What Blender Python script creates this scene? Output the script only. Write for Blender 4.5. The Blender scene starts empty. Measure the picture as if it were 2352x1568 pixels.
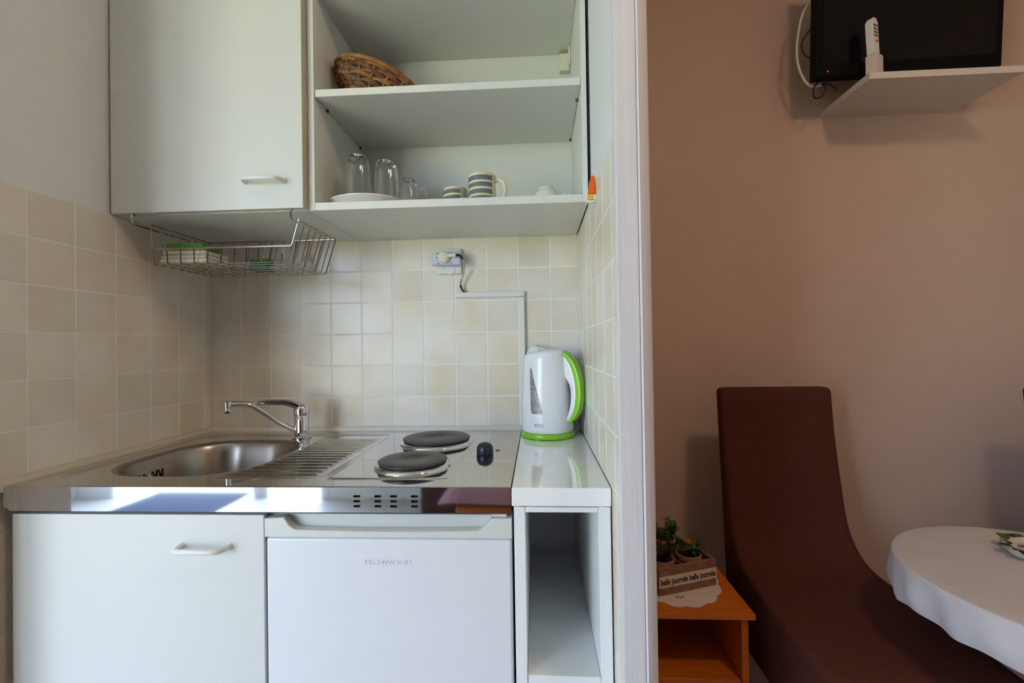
import bpy, bmesh, math, random
import numpy as np
from mathutils import Vector, Matrix
random.seed(7)
S = bpy.context.scene
COL = S.collection
pi = math.pi

# ------------------------------------------------------------------ camera
cam_d = bpy.data.cameras.new('camera')
cam = bpy.data.objects.new('camera', cam_d)
COL.objects.link(cam)
cam_d.sensor_width = 36.0
cam_d.lens = 1041.69615 / 2352 * 36.0
cam_d.clip_start = 0.02
_y, _p, _r = -0.0539, 0.00928, -0.01514
_f = Vector((math.sin(_y) * math.cos(_p), math.cos(_y) * math.cos(_p), math.sin(_p)))
_rt = Vector((math.cos(_y), -math.sin(_y), 0))
_up = _rt.cross(_f)
_r2 = math.cos(_r) * _rt + math.sin(_r) * _up
_u2 = -math.sin(_r) * _rt + math.cos(_r) * _up
Mx = Matrix((_r2, _u2, -_f)).transposed().to_4x4()
Mx.translation = Vector((1.07233, -1.43877, 1.16229))
cam.matrix_world = Mx
S.camera = cam

# ------------------------------------------------------------------ exposure, sky, daylight, lamp strength
S.view_settings.view_transform = 'Standard'
S.view_settings.look = 'None'
S.view_settings.exposure = 0.0
S.view_settings.gamma = 1.0
S.view_settings.use_curve_mapping = False
SKY = (0.66, 0.82, 1.15)
SKY_STRENGTH = 14.6
LAMP_STRENGTH = 53.0
LAMP_COLOUR = (1.0, 0.70, 0.47)
w = bpy.data.worlds.new('overcast_sky')
S.world = w
w.use_nodes = True
bg = w.node_tree.nodes['Background']
bg.inputs[0].default_value = (*SKY, 1)
bg.inputs[1].default_value = SKY_STRENGTH
sun_d = bpy.data.lights.new('sun', 'SUN')
sun_d.energy = 55.0
sun_d.angle = 0.01
sun_d.color = (1.0, 0.95, 0.84)
sun = bpy.data.objects.new('sun', sun_d)
sun.rotation_euler = (math.radians(-38), 0, math.radians(12))      # stands behind the house, lights the ground outside only
COL.objects.link(sun)
# the glazed doorway behind the camera lets the daylight in: a portal guides sampling, it emits nothing
DX0, DX1, DZ1 = -2.35, -0.55, 2.25
YR = -3.2
pl = bpy.data.lights.new('doorway_portal', 'AREA')
pl.shape = 'RECTANGLE'
pl.size = DX1 - DX0
pl.size_y = DZ1
pl.cycles.is_portal = True
po = bpy.data.objects.new('doorway_portal', pl)
po.location = ((DX0 + DX1) / 2, YR - 0.12, DZ1 / 2)
po.rotation_euler = (pi / 2, 0, 0)
COL.objects.link(po)


# ------------------------------------------------------------------ materials
def lin(c):
    return tuple(((v / 255) / 12.92 if v / 255 <= 0.04045 else ((v / 255 + 0.055) / 1.055) ** 2.4) for v in c)


def mat(name, rgb, rough=0.5, metal=0.0, noise=0.0, nscale=30.0, bump=0.0, bscale=200.0, spec=0.5,
        trans=0.0, coat=0.0, stretch=(1, 1, 1), emit=0.0, rgb2=None, ior=1.45, world=False, objvar=0.0):
    m = bpy.data.materials.new(name)
    m.use_nodes = True
    nt = m.node_tree
    b = nt.nodes['Principled BSDF']
    col = lin(rgb)
    b.inputs['Base Color'].default_value = (*col, 1)
    b.inputs['Roughness'].default_value = rough
    b.inputs['Metallic'].default_value = metal
    b.inputs['Specular IOR Level'].default_value = spec
    b.inputs['Transmission Weight'].default_value = trans
    b.inputs['Coat Weight'].default_value = coat
    b.inputs['IOR'].default_value = ior
    if emit:
        b.inputs['Emission Color'].default_value = (*col, 1)
        b.inputs['Emission Strength'].default_value = emit
    if noise or bump or rgb2 or objvar:
        if world:
            g = nt.nodes.new('ShaderNodeNewGeometry')
            out = g.outputs['Position']
        else:
            tc = nt.nodes.new('ShaderNodeTexCoord')
            out = tc.outputs['Object']
        mp = nt.nodes.new('ShaderNodeMapping')
        mp.inputs['Scale'].default_value = stretch
        nt.links.new(out, mp.inputs['Vector'])
    if noise or rgb2:
        n = nt.nodes.new('ShaderNodeTexNoise')
        n.inputs['Scale'].default_value = nscale
        n.inputs['Detail'].default_value = 5
        nt.links.new(mp.outputs[0], n.inputs['Vector'])
        rp = nt.nodes.new('ShaderNodeMapRange')
        rp.inputs[1].default_value = 0.35
        rp.inputs[2].default_value = 0.68
        nt.links.new(n.outputs['Fac'], rp.inputs[0])
        mx = nt.nodes.new('ShaderNodeMix')
        mx.data_type = 'RGBA'
        c2 = lin(rgb2) if rgb2 else tuple(v * (1 - noise) for v in col)
        mx.inputs[6].default_value = (*col, 1)
        mx.inputs[7].default_value = (*c2, 1)
        nt.links.new(rp.outputs[0], mx.inputs[0])
        res = mx.outputs[2]
        if objvar:
            oi = nt.nodes.new('ShaderNodeObjectInfo')
            hv = nt.nodes.new('ShaderNodeHueSaturation')
            r2 = nt.nodes.new('ShaderNodeMapRange')
            r2.inputs[3].default_value = 1 - objvar
            r2.inputs[4].default_value = 1 + objvar * 0.4
            nt.links.new(oi.outputs['Random'], r2.inputs[0])
            nt.links.new(r2.outputs[0], hv.inputs['Value'])
            nt.links.new(res, hv.inputs['Color'])
            res = hv.outputs[0]
        nt.links.new(res, b.inputs['Base Color'])
    if bump:
        n2 = nt.nodes.new('ShaderNodeTexNoise')
        n2.inputs['Scale'].default_value = bscale
        n2.inputs['Detail'].default_value = 3
        nt.links.new(mp.outputs[0], n2.inputs['Vector'])
        bp = nt.nodes.new('ShaderNodeBump')
        bp.inputs['Strength'].default_value = bump
        bp.inputs['Distance'].default_value = 0.002
        nt.links.new(n2.outputs['Fac'], bp.inputs['Height'])
        nt.links.new(bp.outputs[0], b.inputs['Normal'])
    return m


TILE = mat('cream_ceramic_tile', (235, 230, 220), 0.28, rgb2=(224, 210, 186), nscale=5.5, bump=0.06, bscale=60, world=True, objvar=0.07)
GROUT = mat('pale_grout', (240, 238, 232), 0.8, noise=0.05)
PLASTER = mat('white_plaster', (228, 228, 227), 0.75, bump=0.05, bscale=260)
BROWN = mat('brown_wall_paint', (204, 178, 160), 0.62, noise=0.03, nscale=3, bump=0.08, bscale=330)
CEIL = mat('ceiling_paint', (240, 240, 238), 0.9, noise=0.02)
FLOORM = mat('grey_floor_tile', (188, 184, 180), 0.45, noise=0.08, nscale=6)
WHITEWOOD = mat('white_painted_wood', (222, 219, 222), 0.45, noise=0.07, nscale=40, stretch=(2, 2, 0.05), bump=0.25, bscale=90)
WHITELAM = mat('white_laminate', (214, 215, 210), 0.42, bump=0.03, bscale=500)
UNITLAM = mat('lightened_white_laminate', (236, 238, 236), 0.42, bump=0.03, bscale=500)  # lighter copy of the white laminate, its colour offsets shade inside the unit
CABIN = mat('cabinet_interior_laminate', (222, 222, 214), 0.5, bump=0.03, bscale=500)
EDGE = mat('cream_edge_band', (196, 186, 160), 0.5, noise=0.04)
GAPDARK = mat('dark_gap', (40, 34, 32), 0.8, noise=0.1)
GLOSSW = mat('glossy_white_worktop', (250, 250, 248), 0.035, noise=0.015, spec=0.9, coat=0.6)
FRIDGEW = mat('fridge_enamel', (226, 227, 230), 0.25, noise=0.015)
FRIDGEP = mat('fridge_plastic_trim', (212, 215, 209), 0.4, noise=0.02)
PLASW = mat('white_plastic', (228, 228, 224), 0.35, noise=0.02)
PLASC = mat('cream_plastic', (224, 220, 200), 0.4, noise=0.03)
PLASB = mat('bluish_white_plastic', (200, 206, 226), 0.35, noise=0.02)
STEEL = mat('polished_steel', (206, 205, 202), 0.06, 1.0, noise=0.04, nscale=8)
FASCIA = mat('mirror_steel', (198, 200, 204), 0.045, 1.0, noise=0.03, nscale=8)
BOWL = mat('brushed_steel_bowl', (165, 158, 150), 0.27, 1.0, noise=0.06, nscale=40, stretch=(1, 1, 14))
CHROME = mat('chrome', (215, 216, 218), 0.05, 1.0, noise=0.02)
WIRE = mat('chrome_wire', (176, 174, 168), 0.16, 1.0, noise=0.04)
IRON = mat('cast_iron_hotplate', (74, 70, 70), 0.42, 0.3, noise=0.18, nscale=22, bump=0.05, bscale=600)
KNOBM = mat('dark_blue_plastic', (34, 42, 54), 0.3, noise=0.1)
REDLAMP = mat('red_indicator', (150, 20, 24), 0.3, noise=0.1)
HOLE = mat('dark_slot', (16, 20, 24), 0.8, noise=0.1)
KETW = mat('kettle_white_plastic', (232, 232, 236), 0.16, noise=0.01)
GREEN = mat('lime_green_plastic', (140, 205, 38), 0.25, noise=0.03)
KWIN = mat('smoked_window', (118, 118, 122), 0.2, rgb2=(168, 166, 160), nscale=120)
PRINT = mat('grey_print', (150, 152, 158), 0.5, noise=0.05)
PRINTD = mat('dark_print', (52, 40, 36), 0.6, noise=0.1)
GLASS = mat('clear_glass', (255, 255, 255), 0.0, trans=1.0, noise=0.004, ior=1.45)
CERW = mat('white_porcelain', (228, 226, 218), 0.15, noise=0.02)
MUGC = mat('cream_mug_glaze', (226, 214, 176), 0.15, noise=0.03)
MUGS = mat('grey_stripe_glaze', (112, 116, 122), 0.15, noise=0.08, nscale=60)
WICK = mat('wicker_brown', (132, 84, 44), 0.55, rgb2=(84, 48, 22), nscale=38, bump=0.3, bscale=300)
WICKL = mat('wicker_light', (164, 114, 58), 0.55, rgb2=(120, 74, 32), nscale=45, bump=0.3, bscale=300)
ORANGE = mat('orange_plastic', (238, 98, 22), 0.4, noise=0.05)
YELLOW = mat('yellow_plastic', (232, 190, 50), 0.4, noise=0.05)
CORDB = mat('black_cord', (26, 28, 28), 0.5, noise=0.1)
CORDW = mat('braided_cord', (206, 200, 176), 0.7, rgb2=(120, 100, 70), nscale=160)
CLOTHW = mat('off_white_cloth', (226, 218, 200), 0.9, noise=0.06, bump=0.3, bscale=400)
SPONGE = mat('bright_green_sponge', (112, 170, 58), 0.9, noise=0.18, nscale=200, bump=0.4, bscale=500)
DKGREEN = mat('dark_green_plastic', (44, 104, 34), 0.45, noise=0.1)
PALEWOOD = mat('pale_wood', (204, 190, 158), 0.6, noise=0.12, nscale=20, stretch=(8, 1, 1))
CHAIRM = mat('brown_stretch_cover', (84, 46, 36), 0.88, noise=0.10, nscale=60, bump=0.25, bscale=900, spec=0.2)
DKWOOD = mat('dark_wood', (62, 34, 22), 0.5, noise=0.2, nscale=20, stretch=(8, 8, 1))
ORWOOD = mat('orange_beech', (206, 112, 26), 0.38, rgb2=(184, 90, 16), nscale=14, stretch=(1, 9, 9), bump=0.05)
CRATEM = mat('weathered_crate_wood', (150, 112, 88), 0.75, rgb2=(112, 78, 58), nscale=16, stretch=(2, 2, 16), bump=0.2)
BAND = mat('white_painted_band', (214, 200, 184), 0.7, noise=0.08, nscale=40)
DOILY = mat('white_doily_cloth', (220, 206, 194), 0.92, noise=0.05, bump=0.3, bscale=500)
TERRA = mat('beige_pot', (176, 132, 104), 0.8, noise=0.1)
SOIL = mat('potting_soil', (36, 26, 20), 0.95, noise=0.3, nscale=80)
LEAF = mat('herb_leaf_green', (70, 104, 36), 0.55, rgb2=(46, 76, 26), nscale=30)
LEAFD = mat('dark_herb_leaf', (34, 50, 34), 0.55, rgb2=(24, 38, 26), nscale=30)
TCLOTH = mat('white_table_cloth', (203, 200, 203), 0.85, noise=0.03, nscale=12, bump=0.2, bscale=700)
TVB = mat('black_tv_plastic', (8, 7, 8), 0.55, noise=0.1, spec=0.12)
TVS = mat('tv_screen', (7, 6, 7), 0.25, noise=0.1, spec=0.25)
LEDM = mat('standby_led', (255, 40, 16), 0.4, emit=1.5)
WSHELF = mat('white_shelf_board', (216, 204, 196), 0.5, noise=0.02)
GREYBTN = mat('grey_buttons', (92, 90, 88), 0.5, noise=0.1)
DOORBLUE = mat('slate_blue_door', (84, 102, 130), 0.4, noise=0.06, nscale=4)
PINK = mat('mauve_blanket', (168, 128, 142), 0.95, noise=0.14, nscale=90, bump=0.4, bscale=300)
LAWN = mat('gravel_ground', (172, 171, 120), 0.95, noise=0.25, nscale=9, world=True)
RUBBER = mat('grey_rubber', (120, 116, 112), 0.7, noise=0.1)
LAMPM = mat('lamp_glass', (255, 255, 255), 0.5)
_b = LAMPM.node_tree.nodes['Principled BSDF']
_b.inputs['Emission Color'].default_value = (*LAMP_COLOUR, 1)
_b.inputs['Emission Strength'].default_value = LAMP_STRENGTH


# ------------------------------------------------------------------ mesh builder
class MB:
    def __init__(self):
        self.bm = bmesh.new()
        self.wn = False

    def _join(self, tmp, mi=0):
        for f in tmp.faces:
            f.material_index = mi
        me = bpy.data.meshes.new('tmp')
        tmp.to_mesh(me)
        tmp.free()
        self.bm.from_mesh(me)
        bpy.data.meshes.remove(me)

    def box(self, x0, x1, y0, y1, z0, z1, bev=0.0, seg=2, mi=0, M=None):
        t = bmesh.new()
        vs = [t.verts.new((x, y, z)) for x in (x0, x1) for y in (y0, y1) for z in (z0, z1)]
        for q in ((0, 1, 3, 2), (4, 6, 7, 5), (0, 4, 5, 1), (2, 3, 7, 6), (0, 2, 6, 4), (1, 5, 7, 3)):
            t.faces.new([vs[i] for i in q])
        if bev:
            self.wn = True
            bmesh.ops.bevel(t, geom=t.edges[:], offset=bev, segments=seg, affect='EDGES', profile=0.5)
        if M is not None:
            t.transform(M)
        self._join(t, mi)
        return self

    def prism(self, pts, axis, a, b, bev=0.0, seg=2, mi=0, M=None):
        """polygon pts (2-D) extruded along axis 'x','y' or 'z' from a to b"""
        t = bmesh.new()
        def P(p, h):
            return {'x': (h, p[0], p[1]), 'y': (p[0], h, p[1]), 'z': (p[0], p[1], h)}[axis]
        lo = [t.verts.new(P(p, a)) for p in pts]
        hi = [t.verts.new(P(p, b)) for p in pts]
        n = len(pts)
        t.faces.new(lo)
        t.faces.new(hi[::-1])
        for i in range(n):
            t.faces.new((lo[i], hi[i], hi[(i + 1) % n], lo[(i + 1) % n]))
        bmesh.ops.recalc_face_normals(t, faces=t.faces[:])
        if bev:
            self.wn = True
            caps = [e for e in t.edges if len({v in lo for v in e.verts}) == 1]
            bmesh.ops.bevel(t, geom=caps, offset=bev, segments=seg, affect='EDGES', profile=0.5)
        if M is not None:
            t.transform(M)
        self._join(t, mi)
        return self

    def lathe(self, prof, c=(0, 0, 0), seg=32, sx=1.0, sy=1.0, mi=0, cap=True, M=None):
        t = bmesh.new()
        rings = []
        for r, z in prof:
            if r < 1e-6:
                rings.append([t.verts.new((c[0], c[1], c[2] + z))])
            else:
                rings.append([t.verts.new((c[0] + sx * r * math.cos(2 * pi * i / seg), c[1] + sy * r * math.sin(2 * pi * i / seg), c[2] + z)) for i in range(seg)])
        for A, B in zip(rings, rings[1:]):
            for i in range(seg):
                j = (i + 1) % seg
                if len(A) == 1 and len(B) == 1:
                    continue
                if len(A) == 1:
                    t.faces.new((A[0], B[i], B[j]))
                elif len(B) == 1:
                    t.faces.new((A[i], B[0], A[j]))
                else:
                    t.faces.new((A[i], B[i], B[j], A[j]))
        if cap:
            for R in (rings[0], rings[-1]):
                if len(R) > 2:
                    t.faces.new(R)
        bmesh.ops.recalc_face_normals(t, faces=t.faces[:])
        if M is not None:
            t.transform(M)
        self._join(t, mi)
        return self

    def tube(self, pts, r, seg=8, closed=False, mi=0, flat=1.0, M=None):
        """round tube along pts; r is a number or a list"""
        P = [Vector(p) for p in pts]
        n = len(P)
        rr = r if isinstance(r, (list, tuple)) else [r] * n
        t = bmesh.new()
        rings = []
        T0 = None
        N = None
        for i in range(n):
            if closed:
                T = (P[(i + 1) % n] - P[i - 1]).normalized()
            elif i == 0:
                T = (P[1] - P[0]).normalized()
            elif i == n - 1:
                T = (P[-1] - P[-2]).normalized()
            else:
                T = ((P[i + 1] - P[i]).normalized() + (P[i] - P[i - 1]).normalized()).normalized()
            if N is None:
                h = Vector((0, 0, 1)) if abs(T.z) < 0.9 else Vector((0, 1, 0))
                N = (h - T * h.dot(T)).normalized()
            else:
                N = (N - T * N.dot(T)).normalized()
            B = T.cross(N)
            rings.append([t.verts.new(P[i] + rr[i] * (math.cos(2 * pi * k / seg) * N * flat + math.sin(2 * pi * k / seg) * B)) for k in range(seg)])
        m = n if closed else n - 1
        for i in range(m):
            A, Bq = rings[i], rings[(i + 1) % n]
            for k in range(seg):
                t.faces.new((A[k], A[(k + 1) % seg], Bq[(k + 1) % seg], Bq[k]))
        if not closed:
            t.faces.new(rings[0][::-1])
            t.faces.new(rings[-1])
        bmesh.ops.recalc_face_normals(t, faces=t.faces[:])
        if M is not None:
            t.transform(M)
        self._join(t, mi)
        return self

    def grid(self, rows, mi=0, closed_u=False, M=None):
        t = bmesh.new()
        V = [[t.verts.new(p) for p in r] for r in rows]
        for i in range(len(V) - 1):
            m = len(V[i])
            for j in range(m if closed_u else m - 1):
                t.faces.new((V[i][j], V[i][(j + 1) % m], V[i + 1][(j + 1) % m], V[i + 1][j]))
        bmesh.ops.recalc_face_normals(t, faces=t.faces[:])
        if M is not None:
            t.transform(M)
        self._join(t, mi)
        return self

    def build(self, name, m, parent=None, loc=None, smooth=True, angle=0.7):
        """links ONE object; a top-level mesh sits at loc, a child keeps world geometry under its root"""
        o_root = root_origin(parent) if parent is not None else Vector(loc or (0, 0, 0))
        me = bpy.data.meshes.new(name)
        if not LOCAL[0]:
            self.bm.transform(Matrix.Translation(-o_root))
        self.bm.to_mesh(me)
        self.bm.free()
        for mm in (m if isinstance(m, (list, tuple)) else [m]):
            me.materials.append(mm)
        if smooth:
            for p in me.polygons:
                p.use_smooth = True
            me.set_sharp_from_angle(angle=angle)
        ob = bpy.data.objects.new(name, me)
        COL.objects.link(ob)
        if self.wn:
            md = ob.modifiers.new('weighted_normal', 'WEIGHTED_NORMAL')
            md.keep_sharp = True
            md.weight = 100
        if parent is not None:
            ob.parent = parent
        else:
            ob.location = o_root
        return ob


LOCAL = [False]           # True while building a thing in its own (rotated) coordinates


def root_origin(o):
    while o.parent is not None:
        o = o.parent
    return Vector(o.location)


def tag(o, label=None, cat=None, group=None, kind=None):
    if label: o['label'] = label
    if cat: o['category'] = cat
    if group: o['group'] = group
    if kind: o['kind'] = kind
    return o


def thing(name, label, cat, loc, rz=0.0, group=None):
    o = bpy.data.objects.new(name, None)
    o.empty_display_size = 0.05
    COL.objects.link(o)
    o.location = loc
    o.rotation_euler = (0, 0, rz)
    return tag(o, label, cat, group)


def structure(o):
    o['kind'] = 'structure'
    return o


def smoothpath(pts, n=6):
    """Catmull-Rom through pts"""
    P = [Vector(p) for p in pts]
    P = [P[0] * 2 - P[1]] + P + [P[-1] * 2 - P[-2]]
    out = []
    for i in range(1, len(P) - 2):
        for k in range(n):
            t = k / n
            a, b, c, d = P[i - 1:i + 3]
            out.append(0.5 * ((2 * b) + (c - a) * t + (2 * a - 5 * b + 4 * c - d) * t * t + (3 * b - a - 3 * c + d) * t ** 3))
    out.append(P[-2])
    return out


def text_mesh(body, size, depth, bold=0.0):
    cu = bpy.data.curves.new('lettering', 'FONT')
    cu.body = body
    cu.size = size
    cu.extrude = depth
    cu.align_x = 'CENTER'
    cu.align_y = 'CENTER'
    cu.resolution_u = 3
    cu.offset = bold
    ob = bpy.data.objects.new('lettering', cu)
    COL.objects.link(ob)
    dg = bpy.context.evaluated_depsgraph_get()
    me = bpy.data.meshes.new_from_object(ob.evaluated_get(dg))
    bpy.data.objects.remove(ob)
    bpy.data.curves.remove(cu)
    bm = bmesh.new()
    bm.from_mesh(me)
    bpy.data.meshes.remove(me)
    return bm


# ================================================================== SETTING
W = 1.206
PITCH = 0.1015
ZA = 1.308                       # a grout line of the tiling
TOPT = ZA + 2 * PITCH            # top of the tiling
YW = 0.35                        # wall of the living part
XR = 3.1                         # right end of the room
XL = -2.6
CZ = 2.75
YN = -0.75                       # front of the niche's left wall
b = MB(); b.box(XL - .15, XR + .15, YR - .15, YW + .15, -0.08, 0.0)
floor = structure(b.build('floor', FLOORM, smooth=False))
b = MB(); b.box(XL - .15, XR + .15, YR - .15, YW + .15, CZ, CZ + 0.12)
structure(b.build('ceiling', CEIL, smooth=False))
b = MB(); b.box(-0.12, W + 0.006, 0.006, 0.16, 0, CZ)
wall_back = structure(b.build('wall_back', PLASTER, smooth=False))
b = MB(); b.box(-0.12, -0.006, YN, 0.16, 0, CZ); b.box(XL, -0.12, YN, YN + .12, 0, CZ)
wall_left = structure(b.build('wall_left', PLASTER, smooth=False))
b = MB(); b.box(W + 0.006, 1.2575, -0.69, YW + .1, 0, CZ)
wall_part = structure(b.build('wall_partition', [PLASTER, BROWN], smooth=False))
for p in wall_part.data.polygons:
    if p.normal.x > 0.5:
        p.material_index = 1
b = MB(); b.box(1.2575, XR + .1, YW, YW + .12, 0, CZ)
structure(b.build('wall_living', BROWN, smooth=False))
b = MB(); b.box(XR, XR + .12, YR, YW, 0, CZ)
structure(b.build('wall_right', BROWN, smooth=False))
b = MB(); b.box(XL - .12, XL, YR, YN, 0, CZ)
structure(b.build('wall_far_left', PLASTER, smooth=False))
b = MB()
b.box(XL - .12, DX0, YR - .12, YR, 0, CZ); b.box(DX1, XR + .12, YR - .12, YR, 0, CZ); b.box(DX0, DX1, YR - .12, YR, DZ1, CZ)
structure(b.build('wall_rear', PLASTER, smooth=False))
b = MB(); b.box(-30, 30, -40, YR - .13, -0.12, -0.04)
structure(b.build('ground', LAWN, smooth=False))


# ---- tiles: one part each, sharing mesh data
def tile_mesh(w_, h_):
    b = MB()
    b.box(-w_ / 2, w_ / 2, -0.004, 0.004, -h_ / 2, h_ / 2, 0.0012, 1)
    me = bpy.data.meshes.new('tile')
    b.bm.to_mesh(me); b.bm.free()
    me.materials.append(TILE)
    for p in me.polygons: p.use_smooth = True
    me.set_sharp_from_angle(angle=0.3)
    return me


_tm = {}
def lay(parent, spans_u, spans_v, place, rz):
    for (u0, u1) in spans_u:
        for (v0, v1) in spans_v:
            if u1 - u0 < 0.006 or v1 - v0 < 0.006: continue
            key = (round(u1 - u0, 4), round(v1 - v0, 4))
            if key not in _tm: _tm[key] = tile_mesh(*key)
            o = bpy.data.objects.new('tile', _tm[key])
            COL.objects.link(o)
            o.parent = parent
            o.location = place((u0 + u1) / 2, (v0 + v1) / 2)
            o.rotation_euler = (0, 0, rz)


G = 0.0017
def spans(lo, hi, first):
    out = []; x = first
    while x > lo: x -= PITCH
    while x < hi:
        a_, b_ = max(x, lo), min(x + PITCH, hi)
        if b_ - a_ > 0.006: out.append((a_ + G, b_ - G))
        x += PITCH
    return out
A0 = 0.10356
C0 = 0.03044
vs_all = spans(0.40, TOPT, TOPT)
vs_back = spans(0.80, TOPT, TOPT)
b = MB(); b.box(0, W, 0.0008, 0.0062, 0.8, TOPT - .001); b.build('grout', GROUT, wall_back, smooth=False)
lay(wall_back, spans(0, W, A0), vs_back, lambda u, v: (u, 0.004, v), 0)
b = MB(); b.box(-0.0062, -0.0008, YN, 0.001, 0.4, TOPT - .001); b.build('grout', GROUT, wall_left, smooth=False)
lay(wall_left, [(-e, -s) for s, e in spans(0, -YN, C0)], vs_all, lambda u, v: (-0.004, u, v), pi / 2)
b = MB(); b.box(W + 0.0008, W + 0.0062, -0.682, 0.001, 0.4, TOPT - .001); b.build('grout', GROUT, wall_part, smooth=False)
lay(wall_part, [(-e, -s) for s, e in spans(0, 0.68, C0)], vs_all, lambda u, v: (W + 0.004, u, v), pi / 2)

# ---- white wooden post closing the partition, tile edging, sealant strips
t1 = structure(thing('trim_1', None, None, (1.23, -0.69, 0)))
b = MB(); b.box(1.2025, 1.2385, -0.706, -0.6905, 0, CZ - .001, 0.003); b.build('casing_board', WHITEWOOD, t1)
b = MB(); b.prism([(1.2387, -0.6905), (1.2387, -0.704), (1.2415, -0.7065), (1.256, -0.699), (1.2595, -0.695), (1.2595, -0.60), (1.2577, -0.60), (1.2577, -0.6905)], 'z', 0, CZ - .001)
b.build('corner_board', WHITEWOOD, t1)
b = MB(); b.box(1.2035, 1.2115, -0.6902, -0.6822, 0.4, TOPT, 0.001)
structure(b.build('trim_2', PLASW))
b = MB(); b.prism([(-0.001, 0.8985), (-0.0185, 0.8985), (-0.017, 0.902), (-0.004, 0.9105), (-0.001, 0.9105)], 'x', 0.0, W)
structure(b.build('trim_3', mat('white_sealant', (226, 224, 214), 0.5, noise=0.03)))
b = MB(); b.prism([(0.001, 0.889), (0.0215, 0.889), (0.020, 0.903), (0.006, 0.9105), (0.001, 0.9105)], 'y', -0.6, -0.018)
structure(b.build('trim_4', mat('cream_sealant', (214, 206, 188), 0.5, noise=0.03)))

# ================================================================== LIVING SIDE AND REAR OF THE ROOM (seen in the mirror-bright fascia)
d1 = structure(thing('door_1', None, None, ((DX0 + DX1) / 2, YR, 0)))
b = MB()
for (x0, x1) in ((DX0, DX0 + .06), (DX1 - .06, DX1)):
    b.box(x0, x1, YR - .12, YR + .01, 0, DZ1, 0.004)
b.box(DX0 + .06, DX1 - .06, YR - .12, YR + .01, DZ1 - .06, DZ1, 0.004)
b.build('door_frame', WHITEWOOD, d1)
b = MB(); b.box(-1.17, -1.05, YR - .10, YR - .02, 0, DZ1 - .0605, 0.004); b.build('mullion', WHITEWOOD, d1)
mt_ = MB().box(-2.02, -1.26, -3.31, -2.60, 0.0003, 0.012, 0.003).build('reflection_mat', mat('slate_blue_mat', (44, 56, 74), 0.95, noise=0.15, nscale=80, bump=0.3), None, (-1.64, -2.9, 0.0003))  # unseen mat, added to darken the bright floor mirrored in the fascia
tag(mt_, 'slate-blue mat added behind the viewpoint to darken the reflection in the steel fascia', 'mat')

bed = thing('bed', 'low orange wooden bed with a mauve blanket behind the viewpoint', 'bed', (1.5, -2.35, 0))
MB().box(0.66, 2.5, -2.74, -1.98, 0.12, 0.375, 0.02).build('bed_frame', ORWOOD, bed)
b = MB()
rows = []
for i in range(33):
    x = 0.58 + 1.94 * i / 32
    row = []
    for j in range(19):
        y = -2.76 + 0.82 * j / 18
        e = min(1, min(x - .575, 2.53 - x, -1.93 - y, y + 2.77) / .16)
        row.append((x, y, 0.372 + 0.13 * math.sqrt(max(0.0, e)) + 0.006 * math.sin(9 * x) * math.cos(11 * y)))
    rows.append(row)
b.grid(rows); b.build('blanket', PINK, bed)
for (x, y) in ((0.72, -2.68), (2.44, -2.68), (0.72, -2.04), (2.44, -2.04)):
    MB().box(x - .03, x + .03, y - .03, y + .03, 0, 0.13, 0.004).build('leg', ORWOOD, bed)
wd = thing('wardrobe', 'tall dark brown wardrobe behind the bed and the viewpoint', 'wardrobe', (0.8, -3.0, 0))
MB().box(0.27, 1.33, -3.18, -2.82, 0.0, 2.0, 0.004).build('body', DKWOOD, wd)
for x0, x1 in ((0.275, 0.798), (0.802, 1.325)):
    d_ = MB().box(x0, x1, -2.8198, -2.80, 0.06, 1.98, 0.003).build('door', DKWOOD, wd)
    MB().tube([(0.80 + (x1 - 1.06) * .1, -2.80, 1.0), (0.80 + (x1 - 1.06) * .1, -2.775, 1.02), (0.80 + (x1 - 1.06) * .1, -2.775, 1.12), (0.80 + (x1 - 1.06) * .1, -2.80, 1.14)], 0.006).build('handle', CHROME, d_)

lamp = thing('ceiling_lamp', 'round frosted ceiling lamp giving a warm light', 'lamp', (2.0, -1.5, CZ))
b = MB(); b.lathe([(0.15, 0), (0.15, -0.025), (0.13, -0.03)], (2.0, -1.5, CZ), 32); b.build('base', PLASW, lamp)
b = MB(); b.lathe([(0.135, -0.028), (0.13, -0.06), (0.10, -0.09), (0.05, -0.105), (0, -0.108)], (2.0, -1.5, CZ), 32); b.build('lamp_shade', LAMPM, lamp)

# ================================================================== KITCHEN: STEEL WORKTOP (height field: recess, bowl, drainer, hob panel)
wt = thing('steel_worktop', 'stainless steel worktop with sink bowl, drainer and two hotplates', 'worktop', (0.52, -0.3, 0.85))
def sdrr(x, y, cx, cy, hx, hy, r):
    qx = np.abs(x - cx) - hx + r; qy = np.abs(y - cy) - hy + r
    return np.hypot(np.maximum(qx, 0), np.maximum(qy, 0)) + np.minimum(np.maximum(qx, qy), 0) - r
def sst(a, b_, x):
    t = np.clip((x - a) / (b_ - a), 0, 1); return t * t * (3 - 2 * t)
nx, ny = 334, 194
xs = np.linspace(0.0205, 1.0205, nx); ys = np.linspace(-0.598, -0.0185, ny)
XX, YY = np.meshgrid(xs, ys)
ZZ = np.full_like(XX, 0.9)
rec = sdrr(XX, YY, 0.345, -0.308, 0.287, 0.229, 0.03)
ZZ -= 0.0045 * sst(0.008, -0.008, rec)
snk = sdrr(XX, YY, 0.257, -0.325, 0.168, 0.178, 0.125)
ZZ -= 0.003 * sst(0.012, 0.0, snk) + 0.135 * sst(0.0, -0.042, snk) + 0.012 * np.clip(-snk - .04, 0, .1) / .1
m_ = sst(0.018, 0.03, snk) * sst(0.43, 0.45, XX + np.clip(-0.40 - YY, 0, .1) * 0.35) * sst(0.616, 0.598, XX) * sst(-0.526, -0.516, YY) * sst(-0.13, -0.142, YY)
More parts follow.
